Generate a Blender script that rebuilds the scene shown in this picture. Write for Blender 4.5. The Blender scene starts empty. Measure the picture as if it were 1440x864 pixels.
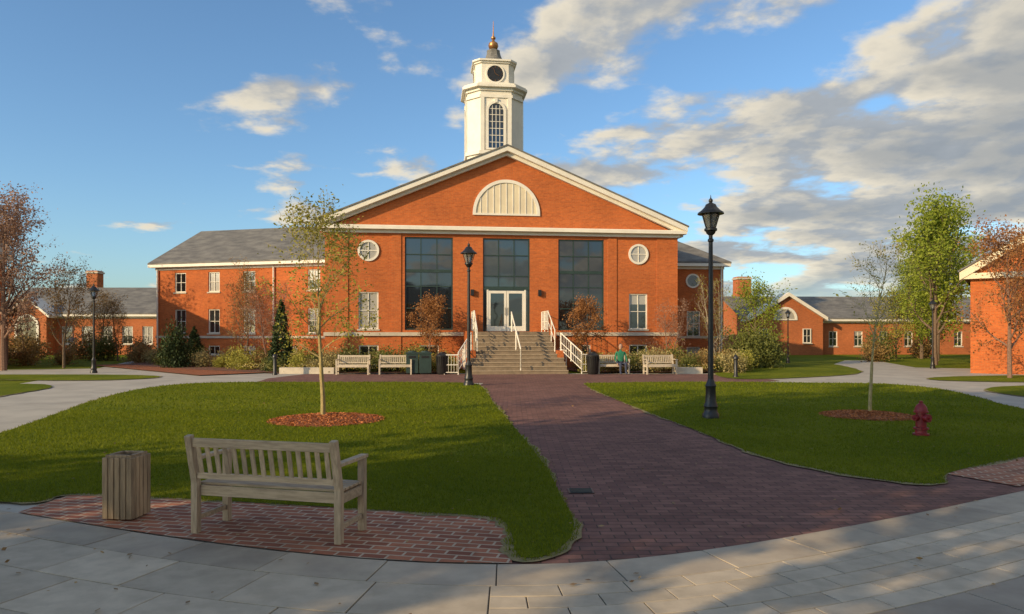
import bpy, math, random
import numpy as np
from mathutils import Vector, Matrix
random.seed(5)
scene = bpy.context.scene
COL = scene.collection
rad = math.radians

# ------------------------------------------------------------------ materials
def new_mat(name):
    m = bpy.data.materials.new(name); m.use_nodes = True
    nt = m.node_tree; b = nt.nodes["Principled BSDF"]
    return m, nt, b
def N(nt, t, **kw):
    n = nt.nodes.new(t)
    for k, v in kw.items():
        setattr(n, k, v)
    return n
def L(nt, a, b): nt.links.new(a, b)
def c4(c): return (c[0], c[1], c[2], 1)
def math_n(nt, op, a, b=None, c=None):
    n = N(nt, 'ShaderNodeMath', operation=op)
    for i, x in enumerate((a, b, c)):
        if x is None: continue
        if isinstance(x, (int, float)): n.inputs[i].default_value = x
        else: L(nt, x, n.inputs[i])
    return n.outputs[0]
def mixc(nt, fac, a, b, blend='MIX'):
    n = N(nt, 'ShaderNodeMix', data_type='RGBA', blend_type=blend)
    for sock, x in ((n.inputs[0], fac), (n.inputs[6], a), (n.inputs[7], b)):
        if isinstance(x, (int, float)): sock.default_value = x
        elif isinstance(x, tuple): sock.default_value = c4(x)
        else: L(nt, x, sock)
    return n.outputs[2]
def noise(nt, vec, scale, detail=4, rough=.55, dist=0):
    n = N(nt, 'ShaderNodeTexNoise')
    n.inputs['Scale'].default_value = scale; n.inputs['Detail'].default_value = detail
    n.inputs['Roughness'].default_value = rough; n.inputs['Distortion'].default_value = dist
    if vec is not None: L(nt, vec, n.inputs['Vector'])
    return n.outputs['Fac']
def ramp(nt, fac, lo, hi):
    n = N(nt, 'ShaderNodeMapRange', interpolation_type='SMOOTHSTEP')
    n.inputs['From Min'].default_value = lo; n.inputs['From Max'].default_value = hi
    L(nt, fac, n.inputs['Value'])
    return n.outputs['Result']
def bump(nt, b, h, strength=.3, dist=.01):
    n = N(nt, 'ShaderNodeBump'); n.inputs['Strength'].default_value = strength
    n.inputs['Distance'].default_value = dist
    L(nt, h, n.inputs['Height']); L(nt, n.outputs[0], b.inputs['Normal'])
def ocoord(nt): return N(nt, 'ShaderNodeTexCoord').outputs['Object']

def mk(name, c1, c2=None, rough=.8, ns=6., rnd=0., bs=0., bstr=.3, bd=.01, metal=0., spec=.5, stretch=None, stain=0.):
    m, nt, b = new_mat(name)
    c2 = c2 or tuple(x*.75 for x in c1)
    v0 = v = ocoord(nt)
    if stretch:
        mp = N(nt, 'ShaderNodeMapping'); mp.inputs['Scale'].default_value = stretch
        L(nt, v, mp.inputs['Vector']); v = mp.outputs[0]
    f = ramp(nt, noise(nt, v, ns, 5, .6), .3, .7)
    col = mixc(nt, f, c1, c2)
    if stain > 0:
        s_ = ramp(nt, noise(nt, v0, 1.1, 5, .65), .48, .72)
        col = mixc(nt, math_n(nt, 'MULTIPLY', s_, stain), col, tuple(x*.55 for x in c2))
    if rnd > 0:
        a = N(nt, 'ShaderNodeAttribute', attribute_name='rnd')
        k = math_n(nt, 'MULTIPLY_ADD', a.outputs['Fac'], 2*rnd, 1-rnd)
        comb = N(nt, 'ShaderNodeCombineXYZ')
        for i in range(3): L(nt, k, comb.inputs[i])
        col = mixc(nt, 1., col, comb.outputs[0], 'MULTIPLY')
    L(nt, col, b.inputs['Base Color'])
    b.inputs['Roughness'].default_value = rough; b.inputs['Metallic'].default_value = metal
    b.inputs['Specular IOR Level'].default_value = spec
    if bs > 0: bump(nt, b, noise(nt, v, bs, 4, .65), bstr, bd)
    return m

def brick_mat(name, c1, c2, mortar, wall=True, bw=.21, bh=.068, ms=.008, rot=0., big=.35, bstr=.4, offs=.5):
    m, nt, b = new_mat(name)
    v = ocoord(nt)
    if wall:
        s = N(nt, 'ShaderNodeSeparateXYZ'); L(nt, v, s.inputs[0])
        cb = N(nt, 'ShaderNodeCombineXYZ')
        L(nt, math_n(nt, 'ADD', s.outputs[0], s.outputs[1]), cb.inputs[0]); L(nt, s.outputs[2], cb.inputs[1])
        vv = cb.outputs[0]
    else:
        mp = N(nt, 'ShaderNodeMapping'); mp.inputs['Rotation'].default_value = (0, 0, rot)
        L(nt, v, mp.inputs['Vector']); vv = mp.outputs[0]
    br = N(nt, 'ShaderNodeTexBrick'); L(nt, vv, br.inputs['Vector'])
    br.offset = offs
    br.inputs['Color1'].default_value = c4(c1); br.inputs['Color2'].default_value = c4(c2)
    br.inputs['Mortar'].default_value = c4(mortar); br.inputs['Scale'].default_value = 1
    br.inputs['Mortar Size'].default_value = ms; br.inputs['Brick Width'].default_value = bw
    br.inputs['Row Height'].default_value = bh; br.inputs['Mortar Smooth'].default_value = .2
    f = noise(nt, v, big, 4, .6)
    f2 = noise(nt, v, 9, 3, .6)
    k = math_n(nt, 'ADD', math_n(nt, 'MULTIPLY', f, .8), math_n(nt, 'MULTIPLY', f2, .6))
    k = math_n(nt, 'ADD', k, .31)
    cb = N(nt, 'ShaderNodeCombineXYZ')
    for i in range(3): L(nt, k, cb.inputs[i])
    L(nt, mixc(nt, 1., br.outputs['Color'], cb.outputs[0], 'MULTIPLY'), b.inputs['Base Color'])
    b.inputs['Roughness'].default_value = .85
    b.inputs['Specular IOR Level'].default_value = .25
    h = math_n(nt, 'SUBTRACT', math_n(nt, 'MULTIPLY', f2, .5), br.outputs['Fac'])
    bump(nt, b, h, bstr, .008)
    return m

def leaf_mat(name, dark, light, trans=.35, spec=.3):
    m, nt, b = new_mat(name)
    a = N(nt, 'ShaderNodeAttribute', attribute_name='rnd')
    col = mixc(nt, a.outputs['Fac'], dark, light)
    L(nt, col, b.inputs['Base Color']); b.inputs['Roughness'].default_value = .65
    b.inputs['Specular IOR Level'].default_value = spec
    if trans > 0:
        t = N(nt, 'ShaderNodeBsdfTranslucent'); L(nt, col, t.inputs['Color'])
        mx = N(nt, 'ShaderNodeMixShader'); mx.inputs[0].default_value = trans
        L(nt, b.outputs[0], mx.inputs[1]); L(nt, t.outputs[0], mx.inputs[2])
        L(nt, mx.outputs[0], nt.nodes['Material Output'].inputs['Surface'])
    return m

M = {}
M['brick'] = brick_mat('red_brick', (.52, .128, .030), (.40, .092, .024), (.40, .16, .065))
M['brick2'] = brick_mat('red_brick_far', (.47, .13, .042), (.37, .10, .034), (.38, .17, .08))
M['paver'] = brick_mat('path_brick', (.235, .118, .095), (.145, .072, .062), (.085, .056, .046), wall=False, bw=.22, bh=.11, ms=.007, big=.7, bstr=.7)
M['padbrick'] = brick_mat('pad_brick', (.40, .155, .085), (.23, .082, .05), (.48, .37, .27), wall=False, bw=.21, bh=.105, ms=.011, rot=rad(12), big=1.4, bstr=.9)
M['slab'] = mk('stone_slab', (.44, .375, .285), (.345, .29, .225), .8, 2.5, .14, 90, .3, .004, stain=.45)
M['slab2'] = mk('tan_paver', (.54, .46, .35), (.43, .365, .275), .8, 5, .12, 90, .3, .004, stain=.4)
M['slab3'] = mk('gray_slab', (.35, .30, .24), (.27, .23, .185), .8, 2.5, .1, 90, .3, .004, stain=.4)
M['joint'] = mk('joint_sand', (.13, .11, .08), (.09, .075, .06), .95, 20)
M['concrete'] = mk('concrete', (.43, .40, .34), (.34, .315, .27), .85, .8, 0, 60, .2, .005, stain=.3)
M['stone'] = mk('limestone', (.55, .48, .38), (.45, .39, .31), .8, 3)
M['step'] = mk('granite_step', (.25, .185, .125), (.18, .135, .09), .8, 5, .1)
M['stepnose'] = mk('step_nosing', (.36, .28, .19), (.28, .215, .15), .8, 5, .1)
M['white'] = mk('white_paint', (.78, .73, .63), (.70, .65, .56), .5, 1.5, stain=.12)
M['cream'] = mk('cream_paint', (.70, .61, .43), (.62, .53, .38), .55, 1.5)
M['slate'] = mk('slate_roof', (.20, .19, .17), (.11, .105, .098), .75, 1.2, 0, 14, .6, .03, stretch=(1, 1, 4), stain=.4)
M['black'] = mk('black_iron', (.012, .012, .013), (.02, .02, .02), .4, 8, 0, 0)
M['wood'] = mk('weathered_teak', (.54, .42, .29), (.35, .265, .18), .75, 14, .16, 60, .35, .003, stretch=(.35, 3, 3), stain=.3)
M['woodv'] = mk('weathered_teak_upright', (.52, .40, .275), (.33, .25, .17), .75, 14, .22, 60, .4, .003, stretch=(3, 3, .35), stain=.3)
M['binwood'] = mk('bin_wood', (.42, .30, .185), (.23, .165, .105), .8, 12, .22, 60, .5, .004, stretch=(3, 3, .3), stain=.5)
M['paleseat'] = mk('pale_bench_wood', (.55, .47, .36), (.42, .35, .27), .7, 8, .1)
M['red'] = mk('hydrant_red', (.27, .012, .018), (.18, .01, .014), .45, 9, 0, 40, .15, .003)
M['mulch'] = mk('mulch', (.36, .115, .035), (.18, .055, .025), .95, 30, 0, 45, 1, .03)
M['mulchdark'] = mk('mulch_dark', (.20, .085, .05), (.11, .05, .03), .95, 9, 0, 25, 1, .03)
M['soil'] = mk('worn_soil', (.30, .23, .11), (.17, .15, .06), .95, 8, 0, 40, .6, .01)
M['gold'] = mk('gilded_copper', (.42, .22, .08), (.30, .13, .05), .4, 4, metal=.6)
M['green'] = mk('dark_green_paint', (.025, .05, .045), (.018, .038, .034), .5, 4)
M['bark_y'] = mk('pale_bark', (.42, .33, .14), (.28, .22, .10), .85, 25, 0, 40, .5, .005, stretch=(1, 1, .4))
M['bark'] = mk('brown_bark', (.18, .12, .08), (.11, .08, .055), .9, 20, 0, 30, .6, .01, stretch=(1, 1, .3))
M['bark_r'] = mk('reddish_bark', (.26, .145, .095), (.15, .09, .065), .9, 20)
M['bark_g'] = mk('grey_bark', (.36, .30, .21), (.24, .19, .14), .9, 20)
M['leaf_spring'] = leaf_mat('leaf_spring', (.20, .20, .03), (.46, .42, .08))
M['leaf_green'] = leaf_mat('leaf_green', (.15, .22, .02), (.42, .46, .06), .45)
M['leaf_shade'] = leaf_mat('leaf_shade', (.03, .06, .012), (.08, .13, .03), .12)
M['leaf_dark'] = leaf_mat('leaf_dark', (.018, .035, .012), (.06, .09, .025), .15)
M['leaf_bush'] = leaf_mat('leaf_bush', (.07, .09, .02), (.20, .21, .05), .3)
M['leaf_cream'] = leaf_mat('leaf_cream', (.22, .18, .07), (.52, .43, .19), .3)
M['leaf_rust'] = leaf_mat('leaf_rust', (.22, .09, .025), (.42, .20, .07), .3)
M['leaf_brown'] = leaf_mat('leaf_brown', (.18, .11, .035), (.38, .25, .09), .3)
M['leaf_pink'] = leaf_mat('leaf_bud', (.24, .13, .09), (.46, .30, .21), .3)
M['petal'] = leaf_mat('petal', (.55, .42, .03), (.7, .6, .35), .3)
M['blade'] = leaf_mat('grass_blade', (.085, .125, .007), (.25, .275, .014), .4, .08)
M['chip'] = leaf_mat('bark_chip', (.20, .06, .02), (.55, .19, .055), 0.)
M['litter'] = leaf_mat('dry_leaf', (.16, .09, .04), (.38, .25, .11), 0.)

def glass_mat(name, c=(.02, .03, .032), rough=.04):
    m, nt, b = new_mat(name)
    b.inputs['Base Color'].default_value = c4(c); b.inputs['Roughness'].default_value = rough
    b.inputs['Specular IOR Level'].default_value = .8
    b.inputs['IOR'].default_value = 1.75
    bump(nt, b, noise(nt, ocoord(nt), .7, 2), .14, .05)
    return m
M['glass'] = glass_mat('window_glass')
M['glassdk'] = glass_mat('window_glass_dark', (.010, .012, .013))
M['glassbl'] = glass_mat('window_blind', (.38, .36, .32), .2)
m, nt, b = new_mat('lantern_glass'); b.inputs['Base Color'].default_value = (.45, .45, .42, 1); b.inputs['Roughness'].default_value = .2
b.inputs['Transmission Weight'].default_value = .7; M['lglass'] = m

m, nt, b = new_mat('lawn_grass'); v = ocoord(nt)
f1 = ramp(nt, noise(nt, v, .35, 5, .6), .35, .68); f2 = ramp(nt, noise(nt, v, 22, 4, .7), .3, .7); f3 = ramp(nt, noise(nt, v, 2.4, 4, .65), .35, .7)
c = mixc(nt, f1, (.125, .158, .008), (.225, .235, .015))
c = mixc(nt, math_n(nt, 'MULTIPLY', f3, .55), c, (.10, .14, .009))
c = mixc(nt, math_n(nt, 'MULTIPLY', f2, .5), c, (.055, .075, .008))
L(nt, c, b.inputs['Base Color']); b.inputs['Roughness'].default_value = .95; b.inputs['Specular IOR Level'].default_value = .08
bump(nt, b, noise(nt, v, 45, 4, .7), .7, .04); M['grass'] = m

# ------------------------------------------------------------------ mesh builder
class MB:
    def __init__(s): s.V = []; s.F = []; s.MI = []; s.Rn = []; s.mats = []
    def mi(s, m):
        m = M[m]
        if m not in s.mats: s.mats.append(m)
        return s.mats.index(m)
    def add(s, vs, fs, mat):
        o = len(s.V); i = s.mi(mat); r = random.random()
        s.V.extend([tuple(v) for v in vs])
        for f in fs: s.F.append([o+k for k in f]); s.MI.append(i); s.Rn.append(r)
    def box(s, c, d, mat, rot=None):
        hx, hy, hz = d[0]/2, d[1]/2, d[2]/2
        vs = [Vector((x, y, z)) for x in (-hx, hx) for y in (-hy, hy) for z in (-hz, hz)]
        if rot is not None: vs = [rot @ v for v in vs]
        vs = [(v.x+c[0], v.y+c[1], v.z+c[2]) for v in vs]
        s.add(vs, [(0, 1, 3, 2), (4, 6, 7, 5), (0, 4, 5, 1), (2, 3, 7, 6), (0, 2, 6, 4), (1, 5, 7, 3)], mat)
    def b2(s, x0, x1, y0, y1, z0, z1, mat): s.box(((x0+x1)/2, (y0+y1)/2, (z0+z1)/2), (x1-x0, y1-y0, z1-z0), mat)
    def beam(s, p0, p1, w, h, mat):
        p0 = Vector(p0); p1 = Vector(p1); d = p1-p0
        q = d.to_track_quat('Y', 'Z').to_matrix()
        s.box((p0+p1)/2, (w, d.length, h), mat, q)
    def tube(s, p0, p1, r0, r1, mat, n=8, caps=True):
        p0 = Vector(p0); p1 = Vector(p1); d = (p1-p0)
        if d.length < 1e-6: return
        d.normalize(); a = d.orthogonal().normalized(); b_ = d.cross(a)
        vs = []
        for p, r in ((p0, r0), (p1, r1)):
            for k in range(n):
                t = 2*math.pi*k/n; vs.append(p+a*(math.cos(t)*r)+b_*(math.sin(t)*r))
        fs = [(k, (k+1) % n, n+(k+1) % n, n+k) for k in range(n)]
        if caps: fs += [tuple(range(n-1, -1, -1)), tuple(range(n, 2*n))]
        s.add(vs, fs, mat)
    def lathe(s, prof, mat, n=20, o=(0, 0, 0), ph=0.):
        vs = []
        for r, z in prof:
            for k in range(n):
                t = 2*math.pi*(k)/n+ph; vs.append((o[0]+r*math.cos(t), o[1]+r*math.sin(t), o[2]+z))
        fs = []
        for i in range(len(prof)-1):
            for k in range(n): fs.append((i*n+k, i*n+(k+1) % n, (i+1)*n+(k+1) % n, (i+1)*n+k))
        fs.append(tuple(range(n-1, -1, -1))); fs.append(tuple((len(prof)-1)*n+k for k in range(n)))
        s.add(vs, fs, mat)
    def prism(s, poly, z0, z1, mat, top=None):
        n = len(poly); top = top or poly
        vs = [(x, y, z0) for x, y in poly]+[(x, y, z1) for x, y in top]
        fs = [(k, (k+1) % n, n+(k+1) % n, n+k) for k in range(n)]+[tuple(range(n-1, -1, -1)), tuple(range(n, 2*n))]
        s.add(vs, fs, mat)
    def extr(s, pts, y0, y1, mat):
        n = len(pts)
        vs = [(x, y0, z) for x, z in pts]+[(x, y1, z) for x, z in pts]
        s.add(vs, [tuple(range(n)), tuple(range(2*n-1, n-1, -1))]+[((k+1) % n, k, n+k, n+(k+1) % n) for k in range(n)], mat)
    def ring(s, out, inn, yf, yb, mat):
        n = len(out)
        vs = [(x, yf, z) for x, z in out]+[(x, yf, z) for x, z in inn]+[(x, yb, z) for x, z in out]+[(x, yb, z) for x, z in inn]
        fs = []
        for k in range(n):
            j = (k+1) % n
            fs += [(k, j, n+j, n+k), (j, k, 2*n+k, 2*n+j), (n+k, n+j, 3*n+j, 3*n+k)]
        s.add(vs, fs, mat)
    def build(s, name, parent=None, loc=None, rot=0., smooth=False, bevel=0.):
        me = bpy.data.meshes.new(name); me.from_pydata(s.V, [], s.F)
        for m_ in s.mats: me.materials.append(m_)
        me.polygons.foreach_set('material_index', s.MI)
        a = me.attributes.new('rnd', 'FLOAT', 'FACE'); a.data.foreach_set('value', s.Rn)
        if smooth:
            me.polygons.foreach_set('use_smooth', [True]*len(s.F)); me.set_sharp_from_angle(angle=rad(38))
        me.update()
        ob = bpy.data.objects.new(name, me); COL.objects.link(ob)
        if loc: ob.location = loc
        ob.rotation_euler[2] = rot
        if parent: ob.parent = parent
        if bevel:
            md = ob.modifiers.new('bevel', 'BEVEL'); md.width = bevel; md.segments = 2; md.limit_method = 'ANGLE'
        return ob
def empty(name, loc=(0, 0, 0), rot=0., sc=1.):
    e = bpy.data.objects.new(name, None); COL.objects.link(e); e.location = loc; e.rotation_euler[2] = rot; e.scale = (sc,)*3
    e.empty_display_size = .3
    return e
def inst(ob, name, loc, rot=0., sc=1., parent=None):
    o = bpy.data.objects.new(name, ob.data); COL.objects.link(o); o.location = loc; o.rotation_euler[2] = rot
    o.scale = sc if isinstance(sc, tuple) else (sc,)*3
    if parent: o.parent = parent
    return o
def sheet(name, pts, z, mat, parent=None):
    me = bpy.data.meshes.new(name); me.from_pydata([(x, y, z) for x, y in pts], [], [tuple(range(len(pts)))])
    me.materials.append(M[mat]); me.update()
    if me.polygons[0].normal.z < 0: me.flip_normals()
    ob = bpy.data.objects.new(name, me); COL.objects.link(ob); ob.parent = parent
    return ob
def smooth_poly(pts, n=6):
    out = []; m_ = len(pts)
    for i in range(m_):
        p0, p1, p2, p3 = [np.array(pts[(i+k-1) % m_], float) for k in range(4)]
        for j in range(n):
            t = j/n
            q = .5*((2*p1)+(-p0+p2)*t+(2*p0-5*p1+4*p2-p3)*t*t+(-p0+3*p1-3*p2+p3)*t**3)
            out.append((q[0], q[1]))
    return out
def offset_poly(pts, d):
    P = np.array(pts); a = .5*np.sum(P[:, 0]*np.roll(P[:, 1], -1)-np.roll(P[:, 0], -1)*P[:, 1])
    t = np.roll(P, -1, 0)-np.roll(P, 1, 0); t /= np.linalg.norm(t, axis=1)[:, None]+1e-9
    n = np.stack([t[:, 1], -t[:, 0]], 1)*(1 if a > 0 else -1)
    dd = d*(.55+.45*np.sin(P[:, 0]*2.1+P[:, 1]*1.3)+.35*np.sin(P[:, 0]*7.1-P[:, 1]*5.3)+.25*np.sin(P[:, 0]*19-P[:, 1]*23))
    return [tuple(q) for q in P+n*np.maximum(dd, .004)[:, None]]
def densify(pts, step=.12):
    out = []
    for i in range(len(pts)):
        a = np.array(pts[i]); b_ = np.array(pts[(i+1) % len(pts)]); k = max(1, int(np.linalg.norm(b_-a)/step))
        for j in range(k): out.append(tuple(a+(b_-a)*j/k))
    return out
def in_poly(P, poly):
    x, y = P[:, 0], P[:, 1]; ins = np.zeros(len(P), bool); q = np.array(poly); j = len(q)-1
    for i in range(len(q)):
        xi, yi = q[i]; xj, yj = q[j]
        c_ = ((yi > y) != (yj > y)) & (x < (xj-xi)*(y-yi)/((yj-yi) or 1e-9)+xi)
        ins ^= c_; j = i
    return ins

# ------------------------------------------------------------------ leaves / trees
def fast_mesh(name, verts, nper, mats, rnd=None):
    nv = len(verts); nf = nv//nper
    me = bpy.data.meshes.new(name); me.vertices.add(nv); me.vertices.foreach_set('co', verts.astype(np.float32).ravel())
    me.loops.add(nv); me.loops.foreach_set('vertex_index', np.arange(nv, dtype=np.int32))
    me.polygons.add(nf); me.polygons.foreach_set('loop_start', np.arange(0, nv, nper, dtype=np.int32))
    me.update(calc_edges=True)
    if rnd is not None:
        a = me.attributes.new('rnd', 'FLOAT', 'FACE'); a.data.foreach_set('value', rnd.astype(np.float32))
    for m_ in mats: me.materials.append(M[m_])
    return me
def leaf_quads(C, size, rng, flat=0.):
    n = len(C)
    a = rng.normal(size=(n, 3)); a[:, 2] *= (1-flat); a /= np.linalg.norm(a, axis=1)[:, None]
    b_ = rng.normal(size=(n, 3)); b_[:, 2] *= (1-flat); b_ = np.cross(a, b_) if flat == 0 else b_-a*np.sum(a*b_, 1)[:, None]
    b_ /= np.linalg.norm(b_, axis=1)[:, None]+1e-9
    s = (size*rng.uniform(.6, 1.4, n))[:, None]
    V = np.stack([C-a*s*.5, C+b_*s*.3, C+a*s*.5, C-b_*s*.3], 1)
    return V.reshape(-1, 3)

def tree_mesh(name, seed, H, r, th, spread, bark, leaf=None, nl=0, lsize=.06, sig=.12, n=(13, 7, 4), up=.55, top=.95, lean=.03, multi=1):
    rng = np.random.default_rng(seed); segs = []; tips = []
    def unit(v): return v/(np.linalg.norm(v)+1e-9)
    def br(p, d, Ln, r_, lev):
        ns = (9, 6, 4, 3)[lev]; path = [(p, r_)]
        for i in range(ns):
            d = unit(d+rng.normal(0, (lean, .13, .2, .25)[lev], 3)+np.array((0, 0, (.03, .09, .05, .02)[lev])))
            q = p+d*Ln/ns; r1 = r_*(1-(i+1)/ns*(.75 if lev else .8))
            segs.append((p, q, path[-1][1], max(r1, .003))); path.append((q, max(r1, .003))); p = q
            if lev >= 2 or (lev == 1 and i > 2): tips.append(q)
        if lev == 3: return
        k_ = n[lev]
        for k in range(k_):
            t = (th/H+(1-th/H)*(k+.5*rng.random())/k_) if lev == 0 else .25+.75*(k+rng.random())/k_
            t = min(t, .98); x = t*ns; i = int(x); f = x-i
            pp = path[i][0]*(1-f)+path[i+1][0]*f; rr = path[i][1]*(1-f)+path[i+1][1]*f
            az = k*2.4+rng.uniform(-.5, .5)
            if lev == 0:
                u = (t-th/H)/(1-th/H); ln = spread*(math.sin(math.pi*(.22+.68*u))**.8)*rng.uniform(.75, 1.15)
                dd = unit(np.array((math.cos(az), math.sin(az), up+u*.9)))
                br(pp, dd, ln*1.2, rr*.55, 1)
            else:
                dl = unit(path[i+1][0]-path[i][0]); o = unit(np.cross(dl, rng.normal(size=3)))
                dd = unit(dl*.75+o*.7); br(pp, dd, Ln*rng.uniform(.3, .55), rr*.6, lev+1)
    for m_ in range(multi):
        d = np.array((0, 0, 1.)) if multi == 1 else unit(np.array((math.cos(m_*2.1)*.3, math.sin(m_*2.1)*.3, 1.)))
        br(np.zeros(3), d, H*top, r, 0)
    mb = MB()
    for p, q, a, b_ in segs: mb.tube(p, q, a, b_, bark, 8 if a > .03 else 4, False)
    ob = mb.build(name+'_wood', smooth=True); me = ob.data; bpy.data.objects.remove(ob)
    lm = None
    if leaf and nl:
        T = np.array(tips); idx = rng.integers(0, len(T), nl); C = T[idx]+rng.normal(0, sig, (nl, 3))
        V = leaf_quads(C, lsize, rng)
        base = rng.random(len(T)); rn = np.clip(base[idx]*.6+rng.random(nl)*.4, 0, 1)
        lm = fast_mesh(name+'_leaves', V, 4, [leaf], rn)
    return me, lm
def put_tree(name, meshes, loc, rot=0., sc=1.):
    e = empty(name, loc, rot); e.scale = sc if isinstance(sc, tuple) else (sc,)*3
    for me, nm in zip(meshes, ('trunk_and_branches', 'foliage')):
        if me is None: continue
        o = bpy.data.objects.new(nm, me); COL.objects.link(o); o.parent = e
    return e
def clump_mesh(name, seed, rx, ry, rz, nc, nl, leaf, lsize, cs=.28, cone=False):
    rng = np.random.default_rng(seed)
    c_ = rng.normal(size=(nc, 3)); c_ /= np.linalg.norm(c_, axis=1)[:, None]; c_ *= (rng.random(nc)**.4)[:, None]*.8
    c_[:, 2] = c_[:, 2]*.5+.55
    if cone:
        c_[:, 2] = rng.random(nc)**1.2; k = (1-c_[:, 2])*.8+.06; t = rng.random(nc)*6.28
        c_[:, 0] = np.cos(t)*k; c_[:, 1] = np.sin(t)*k
    idx = rng.integers(0, nc, nl); g = rng.normal(0, cs, (nl, 3))
    if cone: g *= (1.15-c_[idx, 2])[:, None]*np.array((1, 1, .5)); 
    P = (c_[idx]+g)*np.array((rx, ry, rz)); P[:, 2] = np.abs(P[:, 2])
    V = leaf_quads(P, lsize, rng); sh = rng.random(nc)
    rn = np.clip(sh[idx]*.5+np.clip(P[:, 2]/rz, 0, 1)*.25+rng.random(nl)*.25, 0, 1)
    return fast_mesh(name, V, 4, [leaf], rn)
def put_mesh(name, me, loc, rot=0., sc=1.):
    o = bpy.data.objects.new(name, me); COL.objects.link(o); o.location = loc; o.rotation_euler[2] = rot
    o.scale = sc if isinstance(sc, tuple) else (sc,)*3
    return o

# ------------------------------------------------------------------ world, sun, camera
PHI = rad(52); EL = rad(20)
sdir = Vector((-math.sin(PHI)*math.cos(EL), -math.cos(PHI)*math.cos(EL), math.sin(EL)))
w = bpy.data.worlds.new('World'); scene.world = w; w.use_nodes = True; nt = w.node_tree
bg = nt.nodes['Background']; out = nt.nodes['World Output']
sky = N(nt, 'ShaderNodeTexSky', sky_type='NISHITA'); sky.sun_disc = False
sky.sun_elevation = EL; sky.sun_rotation = math.atan2(sdir.x, sdir.y) % (2*math.pi)
sky.air_density = 1.0; sky.dust_density = 1.1; sky.ozone_density = 2.2
tint = mixc(nt, 1., sky.outputs[0], (1.04, 1.28, 1.42), 'MULTIPLY')
L(nt, tint, bg.inputs['Color']); bg.inputs['Strength'].default_value = .132
tc = N(nt, 'ShaderNodeTexCoord').outputs['Generated']
sp = N(nt, 'ShaderNodeSeparateXYZ'); L(nt, tc, sp.inputs[0])
zc = math_n(nt, 'ADD', math_n(nt, 'MAXIMUM', sp.outputs[2], 0.), .16)
px = math_n(nt, 'DIVIDE', sp.outputs[0], zc); py = math_n(nt, 'DIVIDE', sp.outputs[1], zc)
def cloudvec(ox, oy):
    cb = N(nt, 'ShaderNodeCombineXYZ'); L(nt, math_n(nt, 'ADD', px, ox), cb.inputs[0]); L(nt, math_n(nt, 'ADD', py, oy), cb.inputs[1]); cb.inputs[2].default_value = 3.7
    return cb.outputs[0]
n1 = noise(nt, cloudvec(0, 0), 1.9, 9, .55, .1)
n2 = noise(nt, cloudvec(-.08, .05), 1.9, 9, .55, .1)
big = noise(nt, cloudvec(5, 2), .5, 2, .5)
bias = math_n(nt, 'ADD', math_n(nt, 'MULTIPLY_ADD', sp.outputs[0], .25, .035), math_n(nt, 'MULTIPLY', math_n(nt, 'SUBTRACT', big, .5), .2))
d0 = math_n(nt, 'ADD', n1, bias)
mask = ramp(nt, d0, .52, .62)
fade = ramp(nt, sp.outputs[2], .0, .09)
mask = math_n(nt, 'MULTIPLY', mask, math_n(nt, 'MULTIPLY_ADD', fade, .72, .25))
lit = ramp(nt, math_n(nt, 'SUBTRACT', n1, n2), -.05, .07)
thick = ramp(nt, d0, .58, .78)
litc = mixc(nt, lit, (.48, .51, .54), (1.0, .90, .71))
ccol = mixc(nt, math_n(nt, 'MULTIPLY', thick, .72), litc, (.30, .34, .385))
bg2 = N(nt, 'ShaderNodeBackground'); L(nt, ccol, bg2.inputs['Color']); bg2.inputs['Strength'].default_value = .86
mx = N(nt, 'ShaderNodeMixShader'); L(nt, mask, mx.inputs[0]); L(nt, bg.outputs[0], mx.inputs[1]); L(nt, bg2.outputs[0], mx.inputs[2])
L(nt, mx.outputs[0], out.inputs['Surface'])

sl = bpy.data.lights.new('sun', 'SUN'); sl.energy = 5.0; sl.angle = rad(.6); sl.color = (1, .74, .41)
so = bpy.data.objects.new('sun', sl); COL.objects.link(so); so.rotation_euler = (-sdir).to_track_quat('-Z', 'Y').to_euler(); so.location = (-20, -20, 30)
cam = bpy.data.cameras.new('camera'); co = bpy.data.objects.new('camera', cam); COL.objects.link(co)
co.location = (0, 0, 1.75); co.rotation_euler = (rad(90), 0, 0); cam.lens = 25; cam.sensor_width = 36; cam.shift_y = .0264
cam.clip_end = 5000; cam.clip_start = .05; scene.camera = co
scene.view_settings.view_transform = 'Standard'; scene.view_settings.look = 'None'; scene.view_settings.exposure = 0

# ------------------------------------------------------------------ ground
sheet('ground', [(-1500, -1500), (1500, -1500), (1500, 1500), (-1500, 1500)], 0, 'grass')
walk = [(-30, 5), (-14, 5), (0, 3), (14, 5), (30, 8), (30, 19), (22, 24), (24, 27.5), (40, 27), (60, 30), (60, 34), (30, 33), (21, 37), (24, 47), (22, 47), (16.5, 37.5), (11, 31.5), (-12, 31.5), (-17, 36), (-22, 47), (-25, 47), (-21, 36), (-28, 33.5), (-60, 33), (-60, 30), (-28, 29), (-18, 27.5), (-16.5, 22), (-22, 14)]
sheet('concrete_walkway', walk, .004, 'concrete')
sheet('brick_plaza', [(-9.3, 26), (-6, 25.3), (8.3, 25.3), (10, 26.5), (9.5, 31), (-9, 31), (-9.6, 28)], .008, 'paver')
def edge(x): 
    k = .6 if x > 0 else .5
    return 5.35-1.03+math.sqrt(1.03**2+(k*(x+.1 if x < 0 else x))**2)
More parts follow.
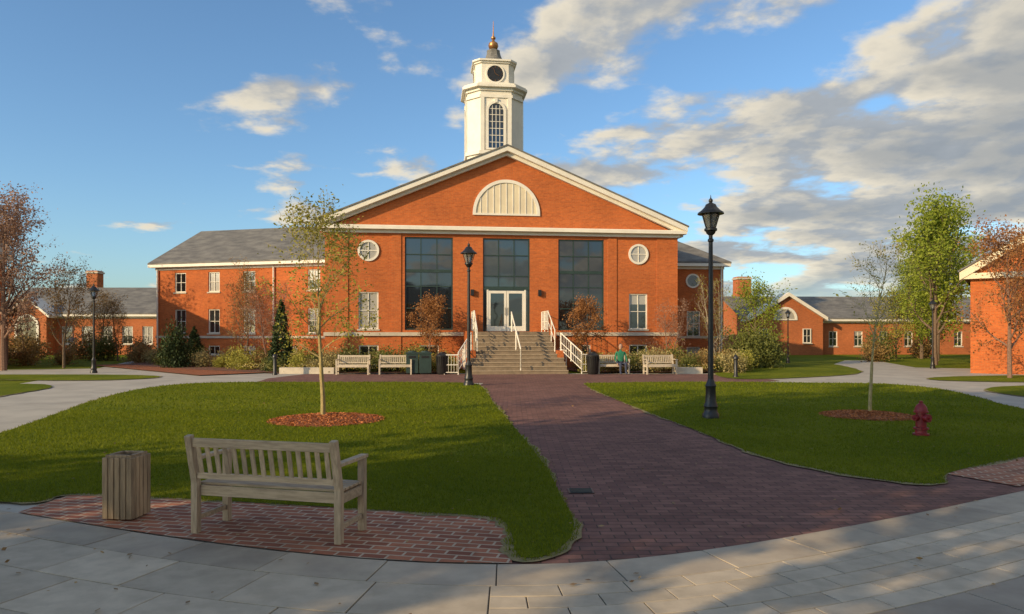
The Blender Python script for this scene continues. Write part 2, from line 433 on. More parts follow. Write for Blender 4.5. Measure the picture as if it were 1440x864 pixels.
path = [(-1.0, 25.3), (-1.2, 23.3), (-.5, 16.7), (-.1, 11.7), (-.1, 9.2), (-.1, 6.8)]+[(x, edge(x)+.02) for x in (-.1, .4, 1, 1.6, 2.3, 3, 3.7, 4.5, 5.2, 6, 7)]+[(7.3, 9.4), (4.3, 8.9), (3.6, 10.6), (3.5, 13.5), (3.0, 18.4), (2.7, 24), (2.6, 25.3)]
sheet('brick_path', path, .010, 'paver')
pad = [(-4.75, 7.75), (-.13, 6.72), (.0, 6.0), (.0, edge(0)+.02)]+[(x, edge(x)+.02) for x in (-.6, -1.2, -1.8, -2.4, -3, -3.6, -4.2, -4.8)]
sheet('bench_brick_pad', pad, .020, 'padbrick')
sheet('side_brick_pad', [(5.35, 8.86), (7.3, 10.1), (8.6, 9.9), (7, 8.75), (5.75, 8.08)], .022, 'padbrick')

lawnL = smooth_poly([(-8.87, 12.3), (-9.6, 14.6), (-11.0, 19), (-11.7, 23), (-10.6, 25.3), (-6.3, 25.6), (-3.1, 25.5), (-1.5, 25), (-1.0, 23.3), (-.35, 16.7), (.2, 11.7), (.44, 9.2), (.52, 7.6), (.57, 6.6), (.47, 5.95), (.27, 5.55), (.08, 5.50), (.02, 5.75), (.0, 6.1), (-.05, 6.45), (-.12, 6.66), (-.4, 6.79), (-1.2, 6.96), (-2.4, 7.23), (-3.6, 7.5), (-4.6, 7.70), (-4.85, 7.6), (-5.0, 7.3), (-6.2, 7.6), (-7.8, 9)], 5)
lawnR = smooth_poly([(2.5, 24), (3.2, 25.2), (7.2, 25.7), (10.75, 25.2), (13, 24.6), (13.4, 22), (12.1, 17.6), (11.3, 15), (10.6, 12.8), (9.4, 11), (7.2, 10.02), (5.43, 8.84), (5.0, 8.25), (4.46, 8.38), (3.9, 9.15), (3.52, 10.3), (3.25, 13.4), (2.78, 18.4)], 5)
lawns = [('lawn', lawnL), ('lawn', lawnR),
 ('lawn', smooth_poly([(8.7, 27.5), (12, 28.6), (16, 32.5), (18.5, 42), (15, 42), (11.5, 36), (9, 31.5)], 4)),
 ('lawn', smooth_poly([(16, 26.6), (18, 29), (26, 30.4), (34, 30.2), (34, 28.4), (24, 28.0), (20, 25.6)], 4)),
 ('lawn', smooth_poly([(14.2, 19.5), (15.5, 23), (20, 23.8), (28, 19), (28, 12), (16, 14)], 4)),
 ('lawn', smooth_poly([(-14.3, 20), (-13.5, 15), (-12, 9), (-22, 8), (-26, 20), (-18, 24.5), (-15.2, 23.5)], 4)),
 ('lawn', smooth_poly([(-14.3, 27.5), (-17, 26.5), (-24, 27.8), (-34, 28.5), (-34, 29.5), (-20, 30.4), (-15, 29.6)], 4))]
for nm, pl in lawns:
    sheet('lawn_edge_soil', offset_poly(densify(pl), .09), .0235, 'soil')
    sheet(nm, pl, .0275, 'grass')
def blades(poly, ymin, ymax, xmin, xmax, dens, h, wd, rng, excl=()):
    n = int((ymax-ymin)*(xmax-xmin)*dens)
    P = np.stack([rng.uniform(xmin, xmax, n), rng.uniform(ymin, ymax, n)], 1)
    P = P[in_poly(P, offset_poly(densify(poly), .06))]
    P = P[np.abs(P[:, 0]) < P[:, 1]*.78+.6]
    for cx, cy, r_ in excl: P = P[np.hypot(P[:, 0]-cx, P[:, 1]-cy) > r_]
    n = len(P); t = rng.uniform(0, 6.28, n); hh = h*rng.uniform(.5, 1.3, n); ww = wd*rng.uniform(.7, 1.3, n)
    patch = np.sin(P[:, 0]*1.7+np.sin(P[:, 1]*1.3)*1.5)*.5+np.sin(P[:, 1]*2.3+P[:, 0])*.5
    B = np.column_stack([P, np.full(n, .022)])
    dx = np.column_stack([np.cos(t)*ww, np.sin(t)*ww, np.zeros(n)])
    tip = B+np.column_stack([rng.normal(0, .5, n)*hh, rng.normal(0, .5, n)*hh, hh])
    V = np.stack([B-dx, B+dx, tip], 1).reshape(-1, 3)
    return V, np.clip(.45+patch*.13+rng.normal(0, .22, n), 0, 1)
rg = np.random.default_rng(3)
exL = [(-3.72, 14.3, 1.1)]; exR = [(7.5, 15.0, .9)]
parts = [blades(lawnL, 5.3, 10, -9, 1, 3000, .035, .0038, rg), blades(lawnL, 10, 16, -12, 1, 900, .04, .007, rg, exL), blades(lawnL, 16, 26, -12, 1, 220, .045, .012, rg),
         blades(lawnR, 8, 12, 3, 12, 1800, .035, .0045, rg), blades(lawnR, 12, 17, 3, 13, 700, .04, .007, rg, exR), blades(lawnR, 17, 26, 2, 14, 200, .045, .012, rg)]
me = fast_mesh('grass', np.concatenate([p[0] for p in parts]), 3, ['blade'], np.concatenate([p[1] for p in parts]))
put_mesh('grass', me, (0, 0, 0))
C = np.column_stack([rg.uniform(-7, 9, 420), 4+15*rg.random(420)**1.6, np.full(420, .034)])
put_mesh('fallen_leaves', fast_mesh('fallen_leaves', leaf_quads(C, .045, rg, .93), 4, ['litter'], rg.random(420)), (0, 0, 0))

# stone slabs following the curved edge
xs = np.linspace(-12, 12, 2400); ys = np.array([edge(x) for x in xs])
ys = np.where(np.abs(xs) > 9, np.interp(np.abs(xs), [9, 12], [edge(9), edge(12)]), ys)
S = np.concatenate([[0], np.cumsum(np.hypot(np.diff(xs), np.diff(ys)))])
tx = np.gradient(xs, S); ty = np.gradient(ys, S)
k_ = np.ones(241)/241; txs = np.convolve(np.pad(tx, 120, 'edge'), k_, 'valid'); tys = np.convolve(np.pad(ty, 120, 'edge'), k_, 'valid')
s0 = np.interp(0, xs, S)
def cp(s, off):
    x = np.interp(s, S, xs); y = np.interp(s, S, ys); a = np.interp(s, S, txs); b_ = np.interp(s, S, tys); l = math.hypot(a, b_)
    return (x+b_/l*off, y-a/l*off)
def row(mb, sa, sb, o0, o1, ln, mat, ph=0., g=.005, h=.02):
    s = sa-ph*ln
    while s < sb:
        a = max(s+g, sa+g); b_ = min(s+ln-g, sb-g)
        if b_-a > .05:
            nseg = 3
            fr = [cp(a+(b_-a)*i/nseg, o0+g) for i in range(nseg+1)]; bk = [cp(a+(b_-a)*i/nseg, o1-g) for i in range(nseg+1)]
            dz = random.uniform(-.0015, .0015)
            mb.prism(bk+fr[::-1], 0.004, h+dz, mat)
        s += ln
mb = MB()
row(mb, 0, S[-1], 0, .46, .84, 'slab', .3)
o = .46
for i in range(6): row(mb, 0, s0-.15, o+i*.56, o+(i+1)*.56, .78, 'slab2' if i % 3 != 2 else 'slab', (i % 2)*.5)
for i in range(5): row(mb, s0-.15, S[-1], o+i*.2, o+(i+1)*.2, .42, 'slab2', (i % 2)*.5, .004)
for i in range(3): row(mb, s0-.15, S[-1], o+1+i*.6, o+1+(i+1)*.6, .9, 'slab3', (i % 2)*.5)
mb.build('stone_pavement', bevel=.003)
sheet('pavement_bed', [cp(s, -.0) for s in np.linspace(0.01, S[-1]-.01, 60)]+[(12, -3), (-12, -3)], .012, 'joint')
sheet('rear_pavement', [(-12, 1.2), (-2, .8), (0, .4), (2, .8), (12, 1.2), (20, 4), (20, -14), (-20, -14), (-20, 4)], .0165, 'slab')

mb = MB(); mb.b2(.62, .90, 7.75, 7.99, .012, .02, 'black')
for i in range(6): mb.b2(.64, .88, 7.775+i*.035, 7.79+i*.035, .02, .026, 'green')
mb.build('drain_grate')

def mulch(name, cx, cy, r, seed):
    e = empty(name, (cx, cy, 0)); mb = MB(); rng = np.random.default_rng(seed); n = 48; vs = [(0, 0, .10)]; 
    rr = r*(1+.05*np.sin(np.arange(n)*.7+seed)+rng.normal(0, .015, n))
    for k, f, z in ((0, .6, .085), (1, .9, .05), (2, 1, .025)):
        for i in range(n): vs.append((rr[i]*f*math.cos(6.2832*i/n), rr[i]*f*math.sin(6.2832*i/n), z))
    fs = [(0, 1+i, 1+(i+1) % n) for i in range(n)]
    for k in range(2):
        for i in range(n): fs.append((1+k*n+i, 1+(k+1)*n+i, 1+(k+1)*n+(i+1) % n, 1+k*n+(i+1) % n))
    mb.add(vs, fs, 'mulch'); mb.build('mound', e, smooth=True)
    nn = 5000; q = rng.random(nn)**.5*1.03; t = rng.random(nn)*6.283
    C = np.column_stack([q*r*np.cos(t), q*r*np.sin(t), .105-.07*q**2+rng.random(nn)*.012])
    o_ = bpy.data.objects.new('bark_chips', fast_mesh('chips', leaf_quads(C, .045, rng, .75), 4, ['chip'], rng.random(nn))); COL.objects.link(o_); o_.parent = e
mulch('mulch_ring', -3.72, 14.3, 1.12, 1); mulch('mulch_ring', 7.5, 15.0, .92, 2)

# ------------------------------------------------------------------ building helpers
def wall(mb, x0, x1, z0, z1, y, ops, mat, dep=.16):
    X = sorted({x0, x1, *[o[0] for o in ops], *[o[1] for o in ops]}); Z = sorted({z0, z1, *[o[2] for o in ops], *[o[3] for o in ops]})
    for i in range(len(X)-1):
        for j in range(len(Z)-1):
            cx, cz = (X[i]+X[i+1])/2, (Z[j]+Z[j+1])/2
            if any(o[0] < cx < o[1] and o[2] < cz < o[3] for o in ops): continue
            mb.add([(X[i], y, Z[j]), (X[i+1], y, Z[j]), (X[i+1], y, Z[j+1]), (X[i], y, Z[j+1])], [(0, 1, 2, 3)], mat)
    for a, b_, c_, d in ops:
        mb.add([(a, y, c_), (b_, y, c_), (b_, y, d), (a, y, d), (a, y+dep, c_), (b_, y+dep, c_), (b_, y+dep, d), (a, y+dep, d)],
               [(0, 4, 5, 1), (1, 5, 6, 2), (2, 6, 7, 3), (3, 7, 4, 0)], mat)
def window(fr, gl, a, b_, c_, d, y, nx=2, nz=2, t=.06, fm='white', gm='glass', sill=True, m_=.03):
    fr.b2(a, a+t, y+.05, y+.13, c_, d, fm); fr.b2(b_-t, b_, y+.05, y+.13, c_, d, fm)
    fr.b2(a+t, b_-t, y+.053, y+.13, d-t, d, fm); fr.b2(a+t, b_-t, y+.053, y+.13, c_, c_+t, fm)
    for i in range(1, nx):
        x = a+(b_-a)*i/nx; fr.b2(x-m_/2, x+m_/2, y+.07, y+.12, c_+t, d-t, fm)
    for j in range(1, nz):
        z = c_+(d-c_)*j/nz; fr.b2(a+t, b_-t, y+.066, y+.121, z-m_/2, z+m_/2, fm)
    if gm == 'half':
        zz = c_+(d-c_)*random.choice((.5, .5, .7))
        gl.add([(a+.01, y+.11, c_+.01), (b_-.01, y+.11, c_+.01), (b_-.01, y+.11, zz), (a+.01, y+.11, zz)], [(0, 1, 2, 3)], 'glass')
        gl.add([(a+.01, y+.11, zz), (b_-.01, y+.11, zz), (b_-.01, y+.11, d-.01), (a+.01, y+.11, d-.01)], [(0, 1, 2, 3)], 'glassbl')
    else: gl.add([(a+.01, y+.11, c_+.01), (b_-.01, y+.11, c_+.01), (b_-.01, y+.11, d-.01), (a+.01, y+.11, d-.01)], [(0, 1, 2, 3)], gm)
    if sill: fr.b2(a-.06, b_+.06, y-.05, y+.04, c_-.08, c_, 'stone')
def circ(cx, cz, r, n=36, a0=0, a1=360): return [(cx+r*math.cos(rad(a0+(a1-a0)*k/n)), cz+r*math.sin(rad(a0+(a1-a0)*k/n))) for k in range(n if a1-a0 == 360 else n+1)]
def roof_gable(mb, x0, x1, yf, yb, ze, zr, mat='slate', th=.12, hip0=0., hip1=0.):
    ym = (yf+yb)/2
    vs = [(x0, yf, ze), (x1, yf, ze), (x1, yb, ze), (x0, yb, ze), (x0+hip0, ym, zr), (x1-hip1, ym, zr)]
    vs += [(v_[0], v_[1], v_[2]-th) for v_ in vs]
    mb.add(vs, [(0, 1, 5, 4), (2, 3, 4, 5), (6, 10, 11, 7), (8, 11, 10, 9), (0, 6, 7, 1), (2, 8, 9, 3)]+([(1, 2, 5), (7, 11, 8), (1, 7, 8, 2)] if hip1 else [(1, 5, 11, 7), (5, 2, 8, 11)])+([(3, 0, 4), (9, 10, 6), (3, 9, 6, 0)] if hip0 else [(4, 0, 6, 10), (3, 4, 10, 9)]), mat)

# ------------------------------------------------------------------ main hall
A = rad(7); hall = empty('brick_campus_hall', (-.28, 36.2, 0), A)
wl, fr, gl, tr = MB(), MB(), MB(), MB()
HW = 9.0
ops = [(-5.12, -2.72, 1.95, 6.62), (-1.2, 1.2, 1.88, 6.62), (2.68, 5.08, 1.95, 6.62)]
sw = [(-7.4, -6.42, 2.0, 3.85), (6.42, 7.4, 2.0, 3.85)]
bw = [(x-.48, x+.48, .55, 1.2) for x in (-6.9, -3.9, 3.9, 6.9)]
wall(wl, -HW, HW, 0, 7.0, 0, ops+sw+bw, 'brick')
for a, b_, c_, d in sw: window(fr, gl, a, b_, c_, d, 0, 2, 2, gm='glassbl' if a < 0 else 'half')
for a, b_, c_, d in bw: window(fr, gl, a, b_, c_, d, 0, 2, 1, gm='glassdk')
for a, b_, c_, d in (ops[0], ops[2]):
    window(fr, gl, a, b_, c_, d, 0, 3, 1, t=.07, fm='green', sill=False, m_=.05, gm='glassdk')
    for z in (3.05, 4.15, 5.75): fr.b2(a+.07, b_-.07, .05, .125, z-.025, z+.025, 'green')
    fr.b2(a+.07, b_-.07, .048, .128, 4.85, 5.0, 'green')
a, b_, c_, d = ops[1]
window(fr, gl, a, b_, 4.1, d, 0, 3, 1, t=.07, fm='green', sill=False, m_=.05)
for z in (4.7, 5.75): fr.b2(a+.07, b_-.07, .05, .125, z-.025, z+.025, 'green')
fr.b2(a, b_, .03, .14, 4.0, 4.1, 'green')
gl.add([(a, .12, c_), (b_, .12, c_), (b_, .12, 4.0), (a, .12, 4.0)], [(0, 1, 2, 3)], 'glassdk')
for x in (a, b_-.06): fr.b2(x, x+.06, .05, .13, c_, 4.0, 'green')
wl.add([(-9, 0, 7), (9, 0, 7), (0, 0, 10.9)], [(0, 1, 2)], 'brick')
for sx in (-1, 1): wl.add([(sx*9, 0, 0), (sx*9, 22, 0), (sx*9, 22, 7), (sx*9, 0, 7)], [(0, 1, 2, 3) if sx > 0 else (3, 2, 1, 0)], 'brick')
wl.add([(9, 22, 0), (-9, 22, 0), (-9, 22, 7), (0, 22, 10.9), (9, 22, 7)], [(0, 1, 2, 3, 4)], 'brick')
for x0, x1 in ((-9.02, -7.9), (7.9, 9.02), (-5.75, -5.3), (5.26, 5.75)): wl.b2(x0, x1, -.04, -.001, 0, 6.78, 'brick')
tr.b2(-9.08, 9.08, -.11, -.002, 1.66, 1.84, 'stone')
tr.b2(-9.1, 9.1, -.16, -.001, 6.78, 6.94, 'white'); tr.b2(-9.4, 9.4, -.42, -.003, 6.94, 7.10, 'white'); tr.b2(-9.3, 9.3, -.30, -.002, 7.10, 7.15, 'white')
for sx in (-1, 1):
    tr.extr([(sx*9.42, 7.06), (sx*9.42, 7.30), (0, 11.22), (0, 10.98)][::sx], -.46, -.004, 'white')
    tr.extr([(sx*9.2, 6.98), (sx*9.2, 7.16), (0, 10.99), (0, 10.80)][::sx], -.22, -.006, 'white')
    tr.extr([(sx*9.48, 7.29), (sx*9.48, 7.36), (0, 11.30), (0, 11.225)][::sx], -.50, 22.3, 'slate')
    tr.b2(min(sx*9.003, sx*9.35), max(sx*9.003, sx*9.35), .01, 22, 6.85, 7.05, 'white')
tr.ring(circ(0, 7.88, 1.72, 30, 0, 180)+[(-1.72, 7.78), (1.72, 7.78)], circ(0, 7.88, 1.56, 30, 0, 180)+[(-1.56, 7.88), (1.56, 7.88)], -.07, 0, 'white')
tr.extr(circ(0, 7.88, 1.57, 30, 0, 180)[::-1], -.02, -.001, 'cream')
for i in range(-4, 5):
    x = i*.33; h = math.sqrt(1.55**2-x*x); tr.b2(x-.02, x+.02, -.045, -.021, 7.88, 7.88+h, 'white')
for x in (-6.91, 6.91):
    tr.ring(circ(x, 5.9, .53), circ(x, 5.9, .42), -.07, 0, 'white'); gl.extr(circ(x, 5.9, .43)[::-1], -.015, -.001, 'glassbl')
    tr.b2(x-.02, x+.02, -.05, -.016, 5.48, 6.32, 'white'); tr.b2(x-.42, x+.42, -.047, -.016, 5.88, 5.92, 'white')
dr = MB()
for s_ in (-1, 1):
    x0, x1 = (-.92, -.01) if s_ < 0 else (.01, .92)
    dr.b2(x0, x0+.11, .02, .08, 1.9, 3.95, 'white'); dr.b2(x1-.11, x1, .02, .08, 1.9, 3.95, 'white')
    for z0, z1 in ((1.9, 2.15), (3.82, 3.95)): dr.b2(x0+.11, x1-.11, .023, .08, z0, z1, 'white')
    dr.b2(x0+.11, x1-.11, .05, .06, 2.15, 3.82, 'glassdk')
    dr.tube((s_*.07, -.03, 2.7), (s_*.07, -.03, 3.1), .015, .015, 'black', 6)
dr.b2(-1.0, -.92, .01, .10, 1.9, 4.0, 'white'); dr.b2(.92, 1.0, .01, .10, 1.9, 4.0, 'white')
dr.build('entrance_doors', hall)
for x in (-1.75, 1.7): tr.b2(x-.08, x+.08, -.16, -.001, 3.7, 4.0, 'black')
wl.build('walls', hall); fr.build('window_frames', hall); gl.build('window_glass', hall); tr.build('roof_and_trim', hall)

# clock tower
tw = MB(); TY = 7.0
def octo(a_, c_): 
    f = a_-c_
    return [(x, y+TY) for x, y in ((-f, -a_), (f, -a_), (a_, -f), (a_, f), (f, a_), (-f, a_), (-a_, f), (-a_, -f))]
tw.prism(octo(1.63, .72), 8.5, 15.95, 'white')
tw.prism(octo(1.74, .75), 12.25, 12.45, 'white'); tw.prism(octo(1.70, .73), 15.55, 15.72, 'white')
tw.prism(octo(1.72, .74), 15.95, 16.12, 'white'); tw.prism(octo(1.92, .80), 16.12, 16.26, 'white'); tw.prism(octo(1.84, .78), 16.26, 16.36, 'white')
tw.prism(octo(1.80, .78), 16.36, 16.5, 'white', octo(1.2, .4))
tw.prism(octo(1.14, .34), 16.5, 17.75, 'white'); tw.prism(octo(1.2, .36), 16.5, 16.62, 'white')
tw.prism(octo(1.22, .36), 17.75, 17.85, 'white'); tw.prism(octo(1.32, .4), 17.85, 17.95, 'white')
for q in range(4):
    rz = Matrix.Rotation(q*math.pi/2, 3, 'Z')
    def add_rot(sub):
        for v_ in range(len(sub.V)):
            p = rz @ Vector(sub.V[v_]); sub.V[v_] = (p.x, p.y+TY, p.z)
        o_ = len(tw.V); tw.V += sub.V
        for f, mi_, r_ in zip(sub.F, sub.MI, sub.Rn):
            mm = sub.mats[mi_]
            if mm not in tw.mats: tw.mats.append(mm)
            tw.F.append([o_+k for k in f]); tw.MI.append(tw.mats.index(mm)); tw.Rn.append(r_)
    s2 = MB(); y = -1.63
    arch = lambda wd, top, bot: circ(0, top-wd, wd, 16, 0, 180)+[(-wd, bot), (wd, bot)]
    s2.ring(arch(.58, 15.35, 12.5), arch(.44, 15.21, 12.6), y-.09, y, 'white')
    s2.extr(arch(.45, 15.21, 12.6)[::-1], y-.02, y-.001, 'glassdk')
    for x in (-.22, 0, .22): s2.b2(x-.015, x+.015, y-.045, y-.021, 12.6, 15.1, 'white')
    for z in (12.95, 13.35, 13.75, 14.15, 14.55, 14.9): s2.b2(-.43, .43, y-.042, y-.021, z-.015, z+.015, 'white')
    s2.b2(-.08, .08, y-.13, y, 15.25, 15.5, 'white')
    for x in (-.80, .80): s2.b2(x-.11, x+.11, y-.08, y-.001, 12.46, 15.54, 'white')
    y = -1.14; s2.ring(circ(0, 17.12, .56), circ(0, 17.12, .48), y-.07, y, 'white'); s2.extr(circ(0, 17.12, .49)[::-1], y-.03, y-.001, 'black')
    for k in range(12):
        a_ = k*math.pi/6; p0 = (math.sin(a_)*.36, y-.04, 17.12+math.cos(a_)*.36); p1 = (math.sin(a_)*.44, y-.04, 17.12+math.cos(a_)*.44); s2.beam(p0, p1, .03, .01, 'gold')
    s2.beam((0, y-.045, 17.12), (.22, y-.045, 17.0), .04, .012, 'gold'); s2.beam((0, y-.05, 17.12), (-.1, y-.05, 17.45), .03, .012, 'gold')
    add_rot(s2)
tw.lathe([(1.0, 17.95), (.98, 18.05), (.72, 18.15), (.56, 18.35), (.46, 18.6), (.40, 18.85), (.42, 18.9), (.28, 18.93), (.22, 19.0)], 'slate', 8, (0, TY, 0), math.pi/8)
tw.lathe([(.12, 18.98), (.26, 19.08), (.31, 19.22), (.27, 19.38), (.1, 19.5), (.07, 19.6), (.14, 19.66), (.14, 19.74), (.05, 19.82), (.03, 20.1), (.012, 20.75)], 'gold', 16, (0, TY, 0))
tw.build('clock_tower', hall, smooth=True)

# stairs
st = MB(); n = 11; SWd = 1.85
st.b2(-SWd, SWd, -2.1, -.12, 0, 1.86, 'step')
for i in range(n-1):
    z = 1.86-(i+1)*.169; ex = 0 if i < 6 else .25
    st.b2(-SWd-ex, SWd+ex, -2.1-(i+1)*.33, -2.1-i*.33, 0, z, 'step')
    st.b2(-SWd-ex-.003, SWd+ex+.003, -2.1-(i+1)*.33-.025, -2.1-(i+1)*.33+.05, z-.04, z+.006, 'stepnose')
for sx in (-1, 1):
    st.b2(min(sx*1.86, sx*2.15), max(sx*1.86, sx*2.15), -4.1, -.12, 0, 1.0, 'brick')
    st.b2(min(sx*1.84, sx*2.18), max(sx*1.84, sx*2.18), -2.1, -.12, 1.0, 1.9, 'brick')
ra = MB()
def rail(p0, p1, h=.95, posts=4, bal=0, r=.026, mid=True):
    p0 = Vector(p0); p1 = Vector(p1); up = Vector((0, 0, h))
    ra.tube(p0+up, p1+up, r, r, 'white', 8)
    if mid: ra.tube(p0+up*.5, p1+up*.5, r*.7, r*.7, 'white', 6)
    if bal: ra.tube(p0+up*.12, p1+up*.12, r*.7, r*.7, 'white', 6)
    for i in range(posts):
        q = p0.lerp(p1, i/(posts-1)); ra.tube(q, q+up*1.02, r, r, 'white', 6)
    for i in range(bal):
        q = p0.lerp(p1, (i+.5)/bal); ra.tube(q+up*.12, q+up, .009, .009, 'white', 5)
yb = -2.1-3.3
rail((0, -2.1, 1.86), (0, yb, .17), .95, 3, mid=False); rail((0, -2.3, 1.86), (0, yb, .27), .80, 3, mid=False)
for sx in (-1, 1):
    rail((sx*1.78, -2.1, 1.86), (sx*1.78, -3.9, .95), .98, 3); rail((sx*1.78, -.2, 1.86), (sx*1.78, -2.1, 1.86), 1.0, 3, 14)
    rail((sx*2.05, -3.9, .95), (sx*2.7, yb, .1), .85, 3, 12); rail((sx*2.7, yb, .0), (sx*3.3, yb+.1, .0), .85, 2, 5)
    rail((sx*2.3, -1.4, .1), (sx*2.3, -3.9, .1), .9, 3, 12)
stair = empty('entrance_stairs', (-.28, 36.2, 0), A); st.build('steps', stair); ra.build('railings', stair, smooth=True)

# ------------------------------------------------------------------ wings
def wing(name, loc, rot, Ln, D, ze, zr, ops_, hip0=0, hip1=0, extra=None, brick='brick', overh=.35):
    e = empty(name, loc, rot); a, b_, c_, d_ = MB(), MB(), MB(), MB()
    wall(a, 0, Ln, 0, ze, 0, [o_[:4] for o_ in ops_], brick)
    a.add([(Ln, 0, 0), (Ln, D, 0), (Ln, D, ze), (Ln, 0, ze)], [(0, 1, 2, 3)], brick)
    a.add([(0, D, 0), (0, 0, 0), (0, 0, ze), (0, D, ze)], [(0, 1, 2, 3)], brick)
    a.add([(Ln, D, 0), (0, D, 0), (0, D, ze), (Ln, D, ze)], [(0, 1, 2, 3)], brick)
    if not hip0: a.add([(.001, D, ze), (.001, 0, ze), (.001, D/2, zr-.13)], [(0, 1, 2)], brick)
    if not hip1: a.add([(Ln-.001, 0, ze), (Ln-.001, D, ze), (Ln-.001, D/2, zr-.13)], [(0, 1, 2)], brick)
    for k, o_ in enumerate(ops_): window(b_, c_, *o_[:4], 0, o_[4] if len(o_) > 4 else 2, o_[5] if len(o_) > 5 else 2, gm=random.choice(('glass', 'half', 'glassdk', 'half', 'glassbl')))
    roof_gable(d_, -overh, Ln+overh, -overh, D+overh, ze-.0, zr, 'slate', .1, hip0, hip1)
    d_.b2(-overh+.04, Ln+overh-.04, -overh-.03, -.003, ze-.27, ze-.105, 'white'); d_.b2(-.02, Ln+.02, -.08, -.004, ze-.42, ze-.272, 'white')
    if extra: extra(a, b_, c_, d_)
    a.build('walls', e); b_.build('window_frames', e); c_.build('window_glass', e); d_.build('roof', e)
    return e
LL = 12.9
o1 = []
for x in (1.75, 4.15, 6.6, 10.9): o1 += [(x-.4, x+.4, 4.3, 5.5, 2, 2), (x-.4, x+.4, 1.8, 3.25, 2, 2)]
for x in (4.15, 6.6, 9.4): o1 += [(x-.4, x+.4, .5, 1.05, 2, 1)]
def ex1(a, b_, c_, d_):
    d_.b2(-.03, LL, -.06, -.002, 1.5, 1.64, 'stone')
    d_.tube((8.3, -.09, .1), (8.3, -.09, 5.7), .05, .05, 'white', 6); d_.tube((.15, -.09, .1), (.15, -.09, 5.7), .05, .05, 'white', 6)
wing('brick_wing', (-22.0, 44.0, 0), rad(-15), LL, 9, 6.1, 8.75, o1, extra=ex1)
def ex2(a, b_, c_, d_):
    d_.ring(circ(2.2, 4.85, .42, 24), circ(2.2, 4.85, .33, 24), -.05, 0, 'white'); c_.extr(circ(2.2, 4.85, .34, 24)[::-1], -.012, -.001, 'glass')
    d_.b2(0, 4.1, -.06, -.002, 1.5, 1.64, 'stone'); d_.tube((3.9, -.09, .1), (3.9, -.09, 5.7), .05, .05, 'white', 6)
wing('brick_wing', (8.35, 41.3, 0), rad(5), 4.05, 9, 5.95, 8.7, [(1.85, 2.65, 1.6, 3.1), (1.85, 2.65, .45, 1.0, 2, 1)], hip1=4.2, extra=ex2)

def far_ops(Ln, step, z0, z1, w_=.8): return [(x-w_/2, x+w_/2, z0, z1, 2, 2) for x in np.arange(step/2, Ln, step)]
def chim(mb, x, y, z0, z1, w_=1.0):
    mb.b2(x-w_/2, x+w_/2, y-w_/2, y+w_/2, z0, z1, 'brick2'); mb.b2(x-w_/2-.08, x+w_/2+.08, y-w_/2-.08, y+w_/2+.08, z1-.25, z1-.1, 'stone')
def exL(a, b_, c_, d_):
    chim(a, 4.8, 6, 4, 7.6, 1.0); chim(a, 13.7, 6, 4, 7.4, .8)
    a.extr([(1.8, 0), (5.0, 0), (5.0, 3.3), (3.4, 4.6), (1.8, 3.3)], -1.2, -.01, 'brick2')
    for s_ in (-1, 1): d_.extr([(3.4+s_*1.9, 3.1), (3.4+s_*1.9, 3.3), (3.4, 4.85), (3.4, 4.65)][::s_], -1.4, .5, 'white')
    d_.ring(circ(3.4, 2.4, 1.0, 16, 0, 180)+[(2.4, .2), (4.4, .2)], circ(3.4, 2.4, .8, 16, 0, 180)+[(2.6, .3), (4.2, .3)], -1.27, -1.2, 'white')
    c_.extr((circ(3.4, 2.4, .8, 16, 0, 180)+[(2.6, .3), (4.2, .3)])[::-1], -1.22, -1.201, 'glassdk')
wing('brick_dormitory', (-43.5, 60, 0), 0, 24, 10, 3.5, 6.0, [o_ for o_ in far_ops(24, 1.7, .9, 2.4, .9) if not 1.5 < o_[0] < 5.2], extra=exL, brick='brick2')
def exR(a, b_, c_, d_):
    chim(a, 1.9, 5.5, 3, 7.0, 1.25)
    a.extr([(.3, 0), (6.3, 0), (6.3, 3.1), (3.3, 4.9), (.3, 3.1)], -1.0, -.01, 'brick2')
    for s_ in (-1, 1): d_.extr([(3.3+s_*3.3, 2.85), (3.3+s_*3.3, 3.15), (3.3, 5.2), (3.3, 4.9)][::s_], -1.3, .5, 'white')
    d_.ring(circ(3.1, 3.0, 1.0, 16, 0, 180)+[(2.1, 2.9), (4.1, 2.9)], circ(3.1, 3.0, .8, 16, 0, 180)+[(2.3, 3.0), (3.9, 3.0)], -1.07, -1.0, 'white')
    c_.extr(circ(3.1, 3.0, .8, 16, 0, 180)[::-1], -1.02, -1.001, 'glassbl')
    for x in (1.2, 4.9): window(b_, c_, x-.35, x+.35, 1.0, 2.2, -1.15, 2, 2)
wing('brick_dormitory', (19.6, 60, 0), rad(3), 26, 10, 3.1, 5.2, [o_ for o_ in far_ops(26, 2.2, .7, 2.0, .75) if o_[0] > 6.5], extra=exR, brick='brick2')
e = empty('brick_gable_house', (20.5, 31.8, 0), rad(-35)); a, b_, c_, d_ = MB(), MB(), MB(), MB()
wall(a, 0, 10, 0, 4.4, 0, [(4.2, 5.4, 1.0, 2.8), (7, 8.2, 1.0, 2.8)], 'brick')
a.add([(0, 0, 4.4), (10, 0, 4.4), (5, 0, 7.6)], [(0, 1, 2)], 'brick'); a.add([(0, 14, 0), (0, 0, 0), (0, 0, 4.4), (0, 14, 4.4)], [(0, 1, 2, 3)], 'brick')
a.add([(10, 0, 0), (10, 14, 0), (10, 14, 4.4), (10, 0, 4.4)], [(0, 1, 2, 3)], 'brick'); a.add([(10, 14, 0), (0, 14, 0), (0, 14, 4.4), (5, 14, 7.6), (10, 14, 4.4)], [(0, 1, 2, 3, 4)], 'brick')
for o_ in ((4.2, 5.4, 1.0, 2.8), (7, 8.2, 1.0, 2.8)): window(b_, c_, *o_, 0, 2, 2)
